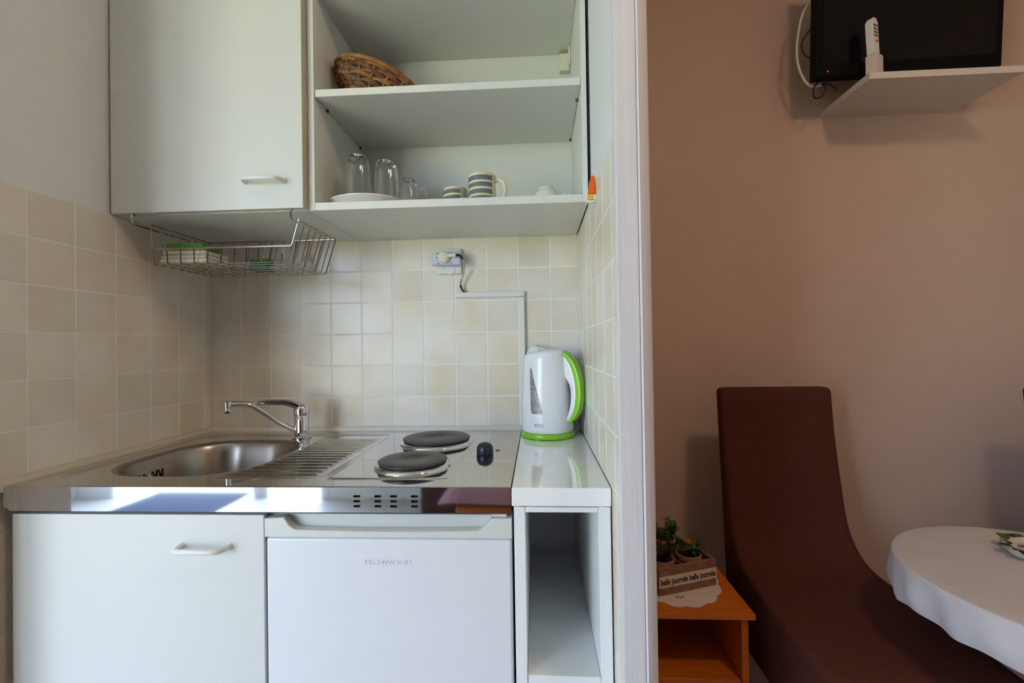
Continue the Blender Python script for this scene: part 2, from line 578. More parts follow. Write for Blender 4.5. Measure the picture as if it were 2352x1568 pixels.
ZZ += 0.0042 * m_ * (0.5 + 0.5 * np.cos(2 * pi * (YY + 0.5) / 0.0262))
hob = sdrr(XX, YY, 0.772, -0.326, 0.124, 0.222, 0.012)
ZZ += 0.0022 * sst(0.004, -0.004, hob)
ZZ[0, :] -= 0.002; ZZ[-1, :] -= 0.001
reg = np.zeros((ny - 1, nx - 1), int)
sc = (snk[:-1, :-1] + snk[1:, 1:]) / 2
reg[sc < 0.010] = 1
xc = (XX[:-1, :-1] + XX[1:, 1:]) / 2; yc = (YY[:-1, :-1] + YY[1:, 1:]) / 2
reg[(sc >= 0.010) & (xc > 0.40) & (xc < 0.62) & (yc > -0.528) & (yc < -0.128)] = 2
O = np.array(wt.location)
for k, (nm, mm) in enumerate((('worktop_sheet', STEEL), ('sink_bowl', BOWL), ('drainer', STEEL))):
    idx = -np.ones((ny, nx), int); used = []
    I, J = np.nonzero(reg == k)
    for di, dj in ((0, 0), (0, 1), (1, 0), (1, 1)):
        idx[I + di, J + dj] = 0
    sel = np.argwhere(idx == 0)
    idx[sel[:, 0], sel[:, 1]] = np.arange(len(sel))
    V = np.stack([XX[sel[:, 0], sel[:, 1]], YY[sel[:, 0], sel[:, 1]], ZZ[sel[:, 0], sel[:, 1]]], 1) - O
    F = np.stack([idx[I, J], idx[I, J + 1], idx[I + 1, J + 1], idx[I + 1, J]], 1)
    me = bpy.data.meshes.new(nm)
    me.from_pydata(V.tolist(), [], F.tolist())
    me.materials.append(mm)
    for p in me.polygons: p.use_smooth = True
    ob = bpy.data.objects.new(nm, me); COL.objects.link(ob); ob.parent = wt
# fascia: folded front edge with real slots
b = MB()
t = bmesh.new()
def loop(pts):
    v = [t.verts.new(p) for p in pts]
    return [t.edges.new((v[i], v[(i + 1) % len(v)])) for i in range(len(v))]
FX0, FX1, FZ0, FZ1, FY = 0.021, 1.0205, 0.8535, 0.8965, -0.6
eds = loop([(FX0, FY, FZ1), (FX0, FY, FZ0 + .008), (FX0 + .014, FY, FZ0), (FX1, FY, FZ0), (FX1, FY, FZ1)])
slot_rows = (0.8836, 0.8743, 0.8650)
slot_cols = (0.7302, 0.7705, 0.8005, 0.8402)
slots = []
for cx in slot_cols:
    for cz in slot_rows:
        h, r = 0.0048, 0.0021
        pts = [(cx + sg * h + r * math.cos(a0 + a), FY, cz + r * math.sin(a0 + a)) for sg, a0 in ((1, -pi / 2), (-1, pi / 2)) for a in np.linspace(0, pi, 6)]
        eds += loop(pts)
bmesh.ops.triangle_fill(t, use_beauty=True, use_dissolve=False, edges=eds, normal=(0, -1, 0))
for f in t.faces: f.normal_update()
b._join(t)
# rolled top edge
b.grid([[(x, FY + .004 - .004 * math.sin(a), 0.8965 + .0035 * (1 - math.cos(a))) for x in (FX0, FX1)] for a in np.linspace(pi / 2, 0, 1)] + [[(x, FY + .004 - .004 * math.cos(a), 0.8965 + .0035 * math.sin(a)) for x in (FX0, FX1)] for a in np.linspace(0, pi / 2, 6)])
b.box(FX0 + .014, FX1, FY + .0005, FY + .012, FZ0 - .0008, FZ0 - .0001)
b.build('fascia', FASCIA, wt, angle=0.5)
b = MB(); b.box(0.70, 0.87, FY + .006, FY + .02, 0.857, 0.893); b.build('vent_cavity', HOLE, wt, smooth=False)
# body under the sheet (sides and underside frame)
for xa in (0.0205, 1.0188):
    MB().box(xa, xa + .0017, -0.597, -0.019, 0.854, 0.8985).build('side_flange', STEEL, wt, smooth=False)
# sink overflow
for yy in (-0.395, -0.377, -0.340, -0.322):
    MB().box(0.1075, 0.1095, yy - .0035, yy + .0035, 0.836, 0.862, 0.001, 1).build('overflow_slot', HOLE, wt)
b = MB(); b.lathe([(0.008, 0), (0.007, 0.002), (0, 0.003)], (0, 0, 0), 16, M=Matrix.Translation((0.1088, -0.3585, 0.849)) @ Matrix.Rotation(pi / 2, 4, 'Y')); b.build('overflow_screw', CHROME, wt)
b = MB(); b.lathe([(0.040, 0.002), (0.036, 0.003), (0.03, 0.0), (0, 0.0)], (0.257, -0.325, 0.7405), 24); b.build('drain', CHROME, wt)
# hotplates
for (cx, cy, r) in ((0.797, -0.213, 0.090), (0.797, -0.452, 0.0745)):
    hp = MB().lathe([(r - .004, 0.0085), (r, 0.0115), (r + .0005, 0.0145), (r - .003, 0.0165), (r * .36, 0.0162), (r * .34, 0.0150), (0, 0.0148)], (cx, cy, 0.9015), 56).build('hotplate', IRON, wt)
    MB().lathe([(r + .0085, 0.0002), (r + .0075, 0.0035), (r + .003, 0.0075), (r - .005, 0.0092)], (cx, cy, 0.9015), 56, cap=False).build('chrome_ring', CHROME, hp)
MB().lathe([(0.0195, 0), (0.0205, 0.002), (0.0205, 0.011), (0.0190, 0.019), (0.0140, 0.0255), (0.007, 0.0285), (0, 0.029)], (0.943, -0.338, 0.9), 32).build('control_knob', KNOBM, wt)
MB().lathe([(0.0055, 0), (0.0050, 0.0012), (0, 0.002)], (0.9706, -0.3007, 0.9), 16, sx=1.0, sy=1.3).build('indicator_light', REDLAMP, wt)

# ---- faucet
fb = Vector((0.3655, -0.113, 0.8962))
fa = thing('kitchen_faucet', 'chrome single-lever faucet with a long swivel spout above the sink', 'faucet', fb)
MB().lathe([(0.0265, 0), (0.0265, 0.003), (0.022, 0.006)], fb, 28).build('base_ring', CHROME, fa)
MB().lathe([(0.0205, 0.005), (0.0205, 0.066), (0.0190, 0.068)], fb, 28).build('body', CHROME, fa)
lv = MB().lathe([(0.0195, 0.069), (0.0222, 0.071), (0.0225, 0.083), (0.0205, 0.094), (0.014, 0.101), (0, 0.104)], fb, 28)
dv = Vector((-0.80, -0.42, 0)).normalized()
tip = Vector((0.2575, -0.162, 1.0045))
path = smoothpath([fb + Vector((0, 0, 0.088)), fb + dv * .018 + Vector((0, 0, 0.101)), fb + dv * .045 + Vector((0, 0, 0.1085)), tip - dv * .02 + Vector((0, 0, .002)), tip], 6)
nP = len(path)
lv.tube(path, [0.016 * (1 - i / (nP - 1)) ** 0.8 + 0.0036 for i in range(nP)], 10, flat=0.75)
lv.lathe([(0, -.0042), (0.004, -.003), (0.0048, 0), (0.004, .003), (0, .0042)], tip, 12)
lv.build('lever', CHROME, fa)
sp_tip = Vector((0.212, -0.214, 1.010))
pa = smoothpath([fb + Vector((-.010, -.007, .020)), fb + Vector((-.050, -.033, .053)), Vector((0.262, -0.181, 0.999)), Vector((0.236, -0.198, 1.0095)), sp_tip], 7)
MB().tube(pa, 0.0078, 12).build('spout', CHROME, fa)
MB().lathe([(0.0095, -0.024), (0.0105, -0.022), (0.0105, -0.010), (0.0085, -0.009), (0.0085, -0.006), (0.0105, -0.005), (0.0105, 0.007), (0.008, 0.0095), (0, 0.010)], sp_tip + Vector((-.003, -.002, 0)), 20).build('aerator', CHROME, fa)

# ---- lower cabinet under the sink
lc = thing('base_cabinet', 'white base cabinet with one door under the sink', 'cabinet', (0.285, -0.3, 0))
b = MB()
b.box(0.037, 0.053, -0.578, -0.02, 0.08, 0.846); b.box(0.5335, 0.5495, -0.578, -0.02, 0.08, 0.846); b.box(0.053, 0.5335, -0.578, -0.02, 0.08, 0.096)
b.box(0.053, 0.5335, -0.03, -0.02, 0.096, 0.846); b.box(0.037, 0.5495, -0.53, -0.515, 0.0, 0.08)
b.build('carcass', WHITELAM, lc, smooth=False)
dr = MB().box(0.0370, 0.5475, -0.598, -0.580, 0.085, 0.8465, 0.0012).build('door', WHITELAM, lc)
def bow_handle(x0, x1, yf, z):
    pth = [(x0, yf, z), (x0 + .001, yf - .010, z), (x0 + .006, yf - .024, z), (x0 + .014, yf - .028, z)]
    pth2 = [(x1 - .014, yf - .028, z), (x1 - .006, yf - .024, z), (x1 - .001, yf - .010, z), (x1, yf, z)]
    m = MB().tube(pth + pth2, 0.0042, 10, flat=1.25)
    for x in (x0, x1):
        m.lathe([(0.0065, 0), (0.006, 0.003), (0.004, 0.005)], (0, 0, 0), 14, M=Matrix.Translation((x, yf, z)) @ Matrix.Rotation(pi / 2, 4, 'X'))
    return m
bow_handle(0.383, 0.480, -0.598, 0.787).build('handle', PLASW, dr)

# ---- fridge
fr = thing('small_fridge', 'white under-counter fridge with a scooped grip along its top', 'fridge', (0.787, -0.3, 0))
MB().box(0.556, 1.019, -0.55, -0.04, 0.03, 0.842, 0.003).build('body', FRIDGEW, fr)
dr = MB().box(0.5515, 1.0210, -0.598, -0.552, 0.06, 0.8045, 0.006, 3).build('door', FRIDGEW, fr)
top = []
for x in np.linspace(0.5875, 0.984, 41):
    u = (x - 0.5875) / (0.984 - 0.5875)
    zc_ = 0.8205 - 0.0032 * math.sin(pi * u)
    e = min(u, 1 - u) * (0.984 - 0.5875)
    if e < 0.026:
        zc_ = 0.8425 - (0.8425 - zc_) * math.sin(pi / 2 * min(1, e / 0.026)) ** 0.8
    top.append((x, zc_))
poly = [(0.5500, 0.8055), (1.0218, 0.8055), (1.0218, 0.8425)] + top[::-1] + [(0.5500, 0.8405)]
cap = MB().prism(poly, 'y', -0.600, -0.578, 0.0012, 1)
cap.box(0.5500, 1.0218, -0.578, -0.552, 0.8055, 0.8425, 0.001, 1)
cap.build('grip_trim', FRIDGEP, fr)
MB().box(0.985, 1.012, -0.592, -0.56, 0.8425, 0.8480, 0.002).build('hinge', PLASW, fr)
tb = text_mesh('TECHWOOD', 0.0135, 0.0006)
tb.transform(Matrix.Translation((0.786, -0.5983, 0.7592)) @ Matrix.Rotation(pi / 2, 4, 'X') @ Matrix.Diagonal((1.13, 1, 1, 1)))
b = MB(); b.bm.free(); b.bm = tb
b.build('embossed_lettering', mat('embossed_white', (220, 222, 226), 0.4, noise=0.02), dr, smooth=False)
for x in (0.59, 0.985):
    for y in (-0.5, -0.1):
        MB().lathe([(0.018, 0), (0.02, 0.02), (0.015, 0.031)], (x, y, 0), 14).build('foot', RUBBER, fr)

# ---- narrow open shelf unit and its worktop
su = thing('open_shelf_unit', 'narrow white open shelf unit between the fridge and the tiled wall', 'shelf unit', (1.112, -0.3, 0))
for x0, x1 in ((1.0256, 1.0466), (1.1810, 1.2030)):
    MB().box(x0, x1, -0.598, -0.022, 0.0, 0.8645, 0.0008, 1).build('side_panel', UNITLAM, su)
MB().box(1.0470, 1.1806, -0.598, -0.022, 0.8540, 0.8640, 0.0008, 1).build('top_rail', UNITLAM, su)
for z in (0.536, 0.18):
    MB().box(1.0470, 1.1806, -0.596, -0.062, z, z + .018, 0.0008, 1).build('shelf', UNITLAM, su)
MB().box(1.0470, 1.1806, -0.060, -0.052, 0.0, 0.8535).build('back_panel', UNITLAM, su, smooth=False)
wtop = MB().box(1.0218, 1.2045, -0.6, -0.0185, 0.8655, 0.8998, 0.0022, 3).build('white_worktop', GLOSSW, None, (1.113, -0.3, 0.8655))
tag(wtop, 'glossy white narrow worktop under the kettle, right of the hotplates', 'worktop')

# ================================================================== WALL CABINETS
CB, CT = 1.5095, 2.0925
wc = thing('wall_cabinet', 'closed white wall cabinet with one door in the corner above the sink', 'cabinet', (0.25, -0.17, CB))
b = MB()
b.box(0.001, 0.017, -0.330, -0.001, CB, CT); b.box(0.488, 0.5035, -0.330, -0.001, CB, CT)
b.box(0.017, 0.488, -0.330, -0.001, CB, CB + .016); b.box(0.017, 0.488, -0.330, -0.001, CT - .016, CT); b.box(0.017, 0.488, -0.012, -0.004, CB + .016, CT - .016)
b.build('carcass', CABIN, wc, smooth=False)
dr = MB().box(0.0015, 0.5005, -0.3500, -0.3330, CB + .002, CT - .002, 0.0008, 1).build('door', WHITELAM, wc)
MB().box(0.50055, 0.50135, -0.3498, -0.3332, CB + .002, CT - .002).build('edge_band', EDGE, dr, smooth=False)
bow_handle(0.3540, 0.4540, -0.350, 1.579).build('handle', PLASW, dr)

oc = thing('open_wall_cabinet', 'open white wall cabinet with shelves of crockery above the hotplates', 'cabinet', (0.855, -0.17, CB))
XI0, XI1 = 0.5215, 1.1905
MB().box(0.5055, XI0, -0.330, -0.001, CB, CT, 0.0006, 1).build('side_panel', CABIN, oc)
MB().box(XI1, 1.2035, -0.330, -0.001, CB, CT, 0.0006, 1).build('side_panel', CABIN, oc)
MB().box(XI0 + .0003, XI1 - .0003, -0.330, -0.001, CB, CB + .0195, 0.0006, 1).build('bottom_panel', CABIN, oc)
MB().box(XI0 + .0003, XI1 - .0003, -0.330, -0.001, CT - .018, CT, 0.0006, 1).build('top_panel', CABIN, oc)
sh = MB().box(XI0 + .001, XI1 - .001, -0.326, -0.016, 1.7985, 1.8170, 0.0008, 1).build('shelf', CABIN, oc)
for (x, y) in ((XI0 + .004, -0.262), (XI0 + .004, -0.035), (XI1 - .004, -0.262), (XI1 - .004, -0.035)):
    MB().lathe([(0.0035, 0), (0.0035, 0.006)], (x, y, 1.7922), 10).build('shelf_peg', GREYBTN, oc)
MB().box(XI0 + .0003, XI1 - .0003, -0.014, -0.006, CB + .0198, CT - .0183).build('back_panel', CABIN, oc, smooth=False)
hb = MB().box(1.157, 1.1895, -0.034, -0.0145, 2.012, 2.066, 0.002).box(1.1835, 1.1897, -0.055, -0.034, 2.020, 2.0735, 0.001)
hb.build('hanging_bracket', PLASC, oc)

# ---- orange and yellow safety plug hook at the cabinet's lower corner
oy = thing('plastic_hook', 'small orange and yellow plastic hook on the tiled wall beside the open cabinet', 'hook', (1.2, -0.45, 1.468))
MB().box(1.1850, 1.2055, -0.456, -0.444, 1.4690, 1.4735, 0.001).box(1.2010, 1.2055, -0.458, -0.442, 1.4735, 1.485, 0.001).build('bracket', PLASW, oy)
MB().prism([(1.1880, 1.4740), (1.2030, 1.4740), (1.2040, 1.4865), (1.1885, 1.4865)], 'y', -0.4565, -0.4435, 0.001).build('yellow_band', YELLOW, oy)
MB().prism([(1.1885, 1.4868), (1.2045, 1.4868), (1.2052, 1.515), (1.2040, 1.5245), (1.2000, 1.5280), (1.1955, 1.5245), (1.1915, 1.513)], 'y', -0.4565, -0.4435, 0.003).build('orange_cap', ORANGE, oy)

# ---- hanging wire basket under the closed cabinet
RB = 1.392
rk = thing('wire_basket', 'chrome wire basket hanging under the closed wall cabinet', 'basket', (0.25, -0.2, RB))
def R_(z):
    k = (1.495 - z) / 0.105
    return (0.066 + .004 * k, 0.466 - .034 * k, -0.305 + .008 * k, -0.090 + .002 * k)     # slightly tapered box
x0, x1, y0, y1 = R_(1.495)
x0b, x1b, y0b, y1b = R_(RB)
rw = 0.0021
zf = 1.430
x0f, x1f, y0f, y1f = R_(zf)
rim = MB()
rim.tube([(x0f, y0f, zf), (x0, y0, 1.494), (x0, y1, 1.494), (x1, y1, 1.494), (x1, y0, 1.494), (x1f, y0f, zf)], rw * 1.15, 8)
rim.tube([(x0f, y0f, zf), (x1f, y0f, zf)], rw * 1.6, 8)
rim.build('top_rim', WIRE, rk)
for (x, yk) in ((x0 - .006, 0), (x1 + .006, 1)):
    MB().tube(smoothpath([(x, -0.344, 1.5090), (x, -0.353, 1.5040), (x, -0.353, 1.4930), (x, -0.343, 1.4840), (x, -0.29, 1.4830), (x, -0.16, 1.4830)], 5), rw * 1.25, 8).build('hanging_arm', WIRE, rk)
nw = 11
for i in range(nw):
    u = i / (nw - 1)
    xb = x0b + (x1b - x0b) * u
    xf_ = x0f + (x1f - x0f) * u
    xt = x0 + (x1 - x0) * u
    MB().tube([(xf_, y0f, zf), (xb, y0b, RB), (xb, y1b, RB), (xt, y1, 1.494)], rw * .75, 6).build('long_wire', WIRE, rk)
for j in range(8):
    v = j / 7
    yb = y0b + (y1b - y0b) * v
    yt = y0 + (y1 - y0) * v
    zt = 1.494
    MB().tube([(x0, yt, zt), (x0b, yb, RB - .003), (x1b, yb, RB - .003), (x1, yt, zt)], rw * .75, 6).build('cross_wire', WIRE, rk)
zc = RB + .0022
cl = MB()
for k, (dx, zz) in enumerate(((0, 0.0), (0.002, 0.0115), (0.004, 0.023))):
    cl.box(0.0745 + dx, 0.205 - dx * 1.5, -0.289 + dx, -0.19, zc + zz, zc + zz + .0120, 0.0052, 3)
clo = cl.build('folded_cloth', CLOTHW, None, (0.14, -0.24, zc))
tag(clo, 'folded off-white kitchen cloth lying in the wire basket', 'cloth')
spg = MB().box(0.084, 0.178, -0.268, -0.20, zc + .0352, zc + .046, 0.003).box(0.078, 0.182, -0.272, -0.196, zc + .0455, zc + .058, 0.0045, 3).build('sponge', SPONGE, None, (0.14, -0.235, zc + .0352))
tag(spg, 'bright green sponge lying on the folded cloth in the basket', 'sponge')
br = thing('dish_brush', 'green dish brush with a pale handle lying in the wire basket', 'brush', (0.30, -0.14, zc))
MB().box(0.238, 0.292, -0.165, -0.120, zc, zc + .014, 0.004).build('brush_head', DKGREEN, br)
bz = MB()
for i in range(7):
    for j in range(5):
        bz.tube([(0.243 + i * .0073, -0.160 + j * .0088, zc + .014), (0.242 + i * .0078, -0.161 + j * .009, zc + .034)], 0.0022, 5)
bz.build('bristles', mat('green_bristle', (108, 138, 74), 0.8, noise=0.1), br)['kind'] = 'stuff'
MB().tube([(0.290, -0.143, zc + .008), (0.33, -0.140, zc + .012), (0.385, -0.135, zc + .009)], [0.005, 0.006, 0.004], 8).build('brush_handle', PALEWOOD, br)
for (nm, lab, pts, r) in (
        ('wooden_spatula', 'pale wooden spatula leaning upright at the back of the wire basket', [(0.322, -0.105, zc + .002), (0.312, -0.099, zc + .05), (0.305, -0.096, zc + .08)], [0.004, 0.005, 0.007]),
        ('wooden_spoon', 'short pale wooden spoon lying at the back of the wire basket', [(0.345, -0.118, zc + .007), (0.366, -0.108, zc + .03), (0.372, -0.103, zc + .048)], [0.005, 0.005, 0.009])):
    tag(MB().tube(smoothpath(pts, 4), [r[0] + (r[2] - r[0]) * (k / 8) for k in range(9)], 8, flat=0.6).build(nm, PALEWOOD, None, pts[0]), lab, 'utensil')

# ================================================================== SOCKETS, TRUNKING
ot = thing('wall_socket', 'white double wall socket on the tiles under the open cabinet', 'socket', (0.799, -0.001, 1.433))
MB().box(0.7590, 0.8385, -0.0115, -0.0006, 1.3930, 1.4740, 0.004, 3).build('plate', PLASW, ot)
MB().lathe([(0.020, 0), (0.020, 0.002), (0.0175, 0.002), (0.0165, -0.001), (0, -0.001)], (0, 0, 0), 24, M=Matrix.Translation((0.799, -0.0112, 1.411)) @ Matrix.Rotation(pi / 2, 4, 'X')).build('socket_insert', PLASW, ot)
ad = thing('plug_adaptor', 'bluish white plug adaptor block in the wall socket', 'adaptor', (0.795, -0.03, 1.437))
MB().prism([(0.7455, 1.4240), (0.7500, 1.4175), (0.8385, 1.4175), (0.8395, 1.4220), (0.8395, 1.4530), (0.8360, 1.4570), (0.7760, 1.4570), (0.7690, 1.4530), (0.7480, 1.4520), (0.7440, 1.4470)], 'y', -0.0435, -0.0122, 0.0025).build('body', PLASB, ad)
for (x, z) in ((0.7685, 1.4530), (0.8115, 1.4545), (0.7705, 1.4215), (0.8115, 1.4225), (0.7665, 1.4400)):
    MB().lathe([(0.0022, 0), (0.0020, 0.0006), (0, 0.0008)], (0, 0, 0), 10, M=Matrix.Translation((x, -0.0434, z)) @ Matrix.Rotation(pi / 2, 4, 'X')).build('screw_hole', GREYBTN, ad)
pg = thing('power_plug', 'cream round plug with a black and tan braided cord in the adaptor', 'plug', (0.79, -0.06, 1.44))
MB().lathe([(0.0185, 0), (0.0190, 0.006), (0.0170, 0.0105), (0.012, 0.0135), (0, 0.014)], (0, 0, 0), 26, M=Matrix.Translation((0.7895, -0.0440, 1.4400)) @ Matrix.Rotation(pi / 2, 4, 'X')).box(0.800, 0.8285, -0.0585, -0.0475, 1.4385, 1.4495, 0.003).build('plug_body', PLASC, pg)
cp = smoothpath([(0.828, -0.053, 1.4445), (0.839, -0.053, 1.4435), (0.8475, -0.045, 1.4330), (0.8515, -0.036, 1.4150), (0.8465, -0.026, 1.3900), (0.8370, -0.018, 1.3660), (0.8355, -0.015, 1.3540), (0.8400, -0.013, 1.3420), (0.8470, -0.012, 1.3345)], 8)
cb = MB()
segs = [(0, 16, 1, .0036), (16, 46, 0, .0028), (46, 65, 1, .0034)]
for a_, b_, mi, r in segs:
    cb.tube(cp[a_:b_ + 1], r, 8, mi=mi)
cb.build('cord', [CORDW, CORDB], pg)
tk = thing('cable_trunking', 'white cable trunking in an L shape on the tiles by the kettle', 'trunking', (0.93, -0.006, 1.325))
MB().box(0.8180, 1.0365, -0.0125, -0.0005, 1.3180, 1.3335, 0.0012).build('horizontal_run', PLASW, tk)
MB().box(1.0185, 1.0360, -0.0125, -0.0005, 0.9110, 1.3155, 0.0012).build('vertical_run', PLASW, tk)
sk = thing('wall_socket', 'white wall socket on the tiles behind the kettle', 'socket', (1.078, -0.001, 1.145))
MB().box(1.0420, 1.1180, -0.0150, -0.0006, 1.068, 1.146, 0.004, 3).build('plate', PLASW, sk)
kp = thing('power_plug', 'white plug of the kettle lying sideways behind its lid', 'plug', (1.065, -0.03, 1.152))
MB().lathe([(0.0175, 0), (0.018, 0.010), (0.015, 0.022), (0, 0.024)], (0, 0, 0), 22, M=Matrix.Translation((1.0640, -0.0152, 1.146)) @ Matrix.Rotation(pi / 2, 4, 'X')).tube([(1.070, -0.028, 1.152), (1.085, -0.028, 1.151), (1.098, -0.028, 1.150)], [0.010, 0.007, 0.004], 10).build('plug_body', PLASW, kp)
MB().tube(smoothpath([(1.096, -0.028, 1.151), (1.120, -0.026, 1.148), (1.150, -0.022, 1.12), (1.175, -0.020, 1.02), (1.190, -0.024, 0.93), (1.196, -0.045, 0.9075), (1.188, -0.066, 0.904), (1.180, -0.080, 0.904)], 6), 0.003, 8).build('cord', PLASW, kp)

# ================================================================== KETTLE
kc = Vector((1.102, -0.1135, 0.8998))
ke = thing('electric_kettle', 'white electric kettle with lime green base and handle in the niche corner', 'kettle', kc)
prof = [(0.0725, 0.0172), (0.0738, 0.020), (0.0738, 0.030), (0.0732, 0.060), (0.0718, 0.105), (0.0698, 0.150), (0.0675, 0.190), (0.0650, 0.222), (0.0628, 0.236)]
def rad(z):
    for (r0, z0), (r1, z1) in zip(prof[1:], prof[2:]):
        if z <= z1: return r0 + (r1 - r0) * (z - z0) / (z1 - z0)
    return prof[-1][0]
th = math.radians(-35)
b = MB()
t = bmesh.new()
rings = []
seg = 56
for (r, z) in prof + [(0.0600, 0.2405), (0.054, 0.2445), (0.030, 0.2475)]:
    ring = []
    for i in range(seg):
        a = 2 * pi * i / seg
        c_ = math.cos(a - th)
        zz = z + (0.0045 * c_ * max(0, (z - 0.15) / .09))
        rr = r + (0.012 * max(0, -c_) ** 10 * max(0, min(1, (z - 0.19) / .045)) if z < .24 else 0)
        ring.append(t.verts.new((kc.x + rr * math.cos(a), kc.y + rr * math.sin(a), kc.z + zz)))
    rings.append(ring)
for A, B in zip(rings, rings[1:]):
    for i in range(seg):
        t.faces.new((A[i], A[(i + 1) % seg], B[(i + 1) % seg], B[i]))
t.faces.new(rings[-1])
t.faces.new(rings[0][::-1])
b._join(t)
b.build('body', KETW, ke, angle=0.8)
MB().lathe([(0.0770, 0.0022), (0.0778, 0.004), (0.0778, 0.0135), (0.0755, 0.0165), (0, 0.0168)], kc, 56).build('power_base', GREEN, ke)
for k in range(5):
    a = 2 * pi * k / 5 + .5
    MB().lathe([(0.009, 0), (0.009, 0.0035)], kc + Vector((0.067 * math.cos(a), 0.067 * math.sin(a), 0)), 12).build('base_foot', GREEN, ke)
def ribbon(outer, inner, t_, name, m):
    """handle piece: polygon in the (radius, height) plane, thickness t_, turned to the handle direction"""
    M = Matrix.Translation(kc) @ Matrix.Rotation(th, 4, 'Z')
    n = len(outer)
    bb = bmesh.new()
    L = []
    for sgn in (-1, 1):
        L.append(([bb.verts.new((p[0], sgn * t_, p[1])) for p in outer], [bb.verts.new((p[0], sgn * t_, p[1])) for p in inner]))
    (o0, i0), (o1, i1) = L
    for k in range(n - 1):
        bb.faces.new((o0[k], o0[k + 1], i0[k + 1], i0[k])); bb.faces.new((o1[k], i1[k], i1[k + 1], o1[k + 1]))
        bb.faces.new((o0[k], o1[k], o1[k + 1], o0[k + 1])); bb.faces.new((i0[k], i0[k + 1], i1[k + 1], i1[k]))
    for k in (0, n - 1):
        bb.faces.new((o0[k], i0[k], i1[k], o1[k]))
    bmesh.ops.recalc_face_normals(bb, faces=bb.faces[:])
    es = [e for e in bb.edges if len(e.link_faces) == 2 and e.calc_face_angle(0) > 1.0]
    bmesh.ops.bevel(bb, geom=es, offset=0.003, segments=2, affect='EDGES', profile=0.5)
    bb.transform(M)
    mb = MB(); mb._join(bb)
    mb.build(name, m, ke)
def cr2(pts, n):
    out = [Vector((p.x, p.z)) for p in smoothpath([(p[0], 0, p[1]) for p in pts], n)]
    return [(p.x, p.y) for p in out]
outer = cr2([(0.018, 0.2500), (0.045, 0.2500), (0.075, 0.236), (0.099, 0.208), (0.113, 0.165), (0.1165, 0.125), (0.110, 0.085), (0.095, 0.058), (0.078, 0.044)], 5)
mid = cr2([(0.018, 0.2470), (0.042, 0.2440), (0.066, 0.230), (0.086, 0.202), (0.098, 0.162), (0.1010, 0.125), (0.0965, 0.090), (0.085, 0.062), (0.072, 0.046)], 5)
inner = cr2([(0.018, 0.2300), (0.036, 0.2080), (0.052, 0.1930), (0.067, 0.172), (0.080, 0.152), (0.0850, 0.125), (0.0820, 0.095), (0.074, 0.066), (0.064, 0.048)], 5)
ribbon(outer, mid, 0.0135, 'handle_grip', GREEN)
ribbon(mid, inner, 0.0125, 'handle', KETW)
def on_body(a, z, off):
    r = rad(z) + off
    return (kc.x + r * math.cos(a), kc.y + r * math.sin(a), kc.z + z)
rows = []
for k in range(13):
    z = 0.072 + (0.200 - 0.072) * k / 12
    u = 1 - k / 12
    a0 = math.radians(-137.0 + 6.0 * u); a1 = a0 + math.radians(5.5 + 24 * u)
    if k == 0: a0 += .03; a1 -= .03
    if k == 12: a0 += .02; a1 -= .02
    rows.append([on_body(a0 + (a1 - a0) * j / 5, z, 0.0007) for j in range(6)])
b = MB(); b.grid(rows)
b.build('water_window', KWIN, ke)
tb = text_mesh('ECG', 0.0125, 0.0003)
for v in tb.verts:
    a = math.radians(-111) + v.co.x * 1.12 / 0.0738
    r = 0.0738 + 0.0004 + v.co.z
    v.co = (kc.x + r * math.cos(a), kc.y + r * math.sin(a), kc.z + 0.040 + v.co.y)
b = MB(); b.bm.free(); b.bm = tb
b.build('printed_lettering', PRINT, ke, smooth=False)

# ================================================================== CROCKERY ON THE LOWER SHELF (top of panel z = 1.529)
ZS = CB + .0196
pt = MB().lathe([(0.070, 0.0), (0.076, 0.002), (0.092, 0.018), (0.0995, 0.0215), (0.100, 0.0235), (0.0985, 0.0245), (0.093, 0.0235), (0.086, 0.0180), (0.070, 0.0060), (0, 0.005)], (0.6240, -0.247, ZS), 56, sx=0.985, sy=0.74).build('dish', CERW, None, (0.6240, -0.247, ZS))
tag(pt, 'shallow oval white dish holding two upturned glasses on the lower shelf', 'dish')
def tall_glass(c, label, h=0.150, rt=0.0385, handle=False):
    g = thing('glass', label, 'glass', c, 0, 'clear glasses on the lower shelf')
    # upturned: mouth down on the plate, thick rounded foot on top
    out = [(rt, 0.0), (rt * .99, h * .3), (rt * .93, h * .62), (rt * .88, h * .80), (rt * .80, h * .90), (rt * .60, h * .97), (rt * .30, h)]
    inn = [(rt * .28, h - .009), (rt * .56, h - .013), (rt * .74, h * .885), (rt * .83, h * .79), (rt * .87, h * .6), (rt * .93, h * .3), (rt * .95, 0.0)]
    MB().lathe(out + inn + [out[0]], c, 36, cap=False).lathe([(0, h - .0088), (rt * .28, h - .009)], c, 36, cap=False).lathe([(0, h + .0004), (rt * .30, h)], c, 36, cap=False).build('glass_body', GLASS, g)
    if handle:
        cx, cy, cz = c
        MB().tube(smoothpath([(cx + rt * .95, cy, cz + h * .72), (cx + rt * 1.55, cy - .004, cz + h * .78), (cx + rt * 1.75, cy - .006, cz + h * .62), (cx + rt * 1.35, cy - .004, cz + h * .40), (cx + rt * .97, cy, cz + h * .22)], 6), 0.0038, 8).build('handle', GLASS, g)
    return g
tall_glass((0.598, -0.245, ZS + .0058), 'tall clear glass standing upturned in the oval dish, the taller of the two there', 0.149, 0.0365)
tall_glass((0.6745, -0.240, ZS + .0058), 'clear glass standing upturned in the oval dish, lower and nearer the mugs', 0.133, 0.034)
tall_glass((0.700, -0.125, ZS + .0003), 'clear glass mug with a handle on bare shelf behind the oval dish', 0.128, 0.034, True)
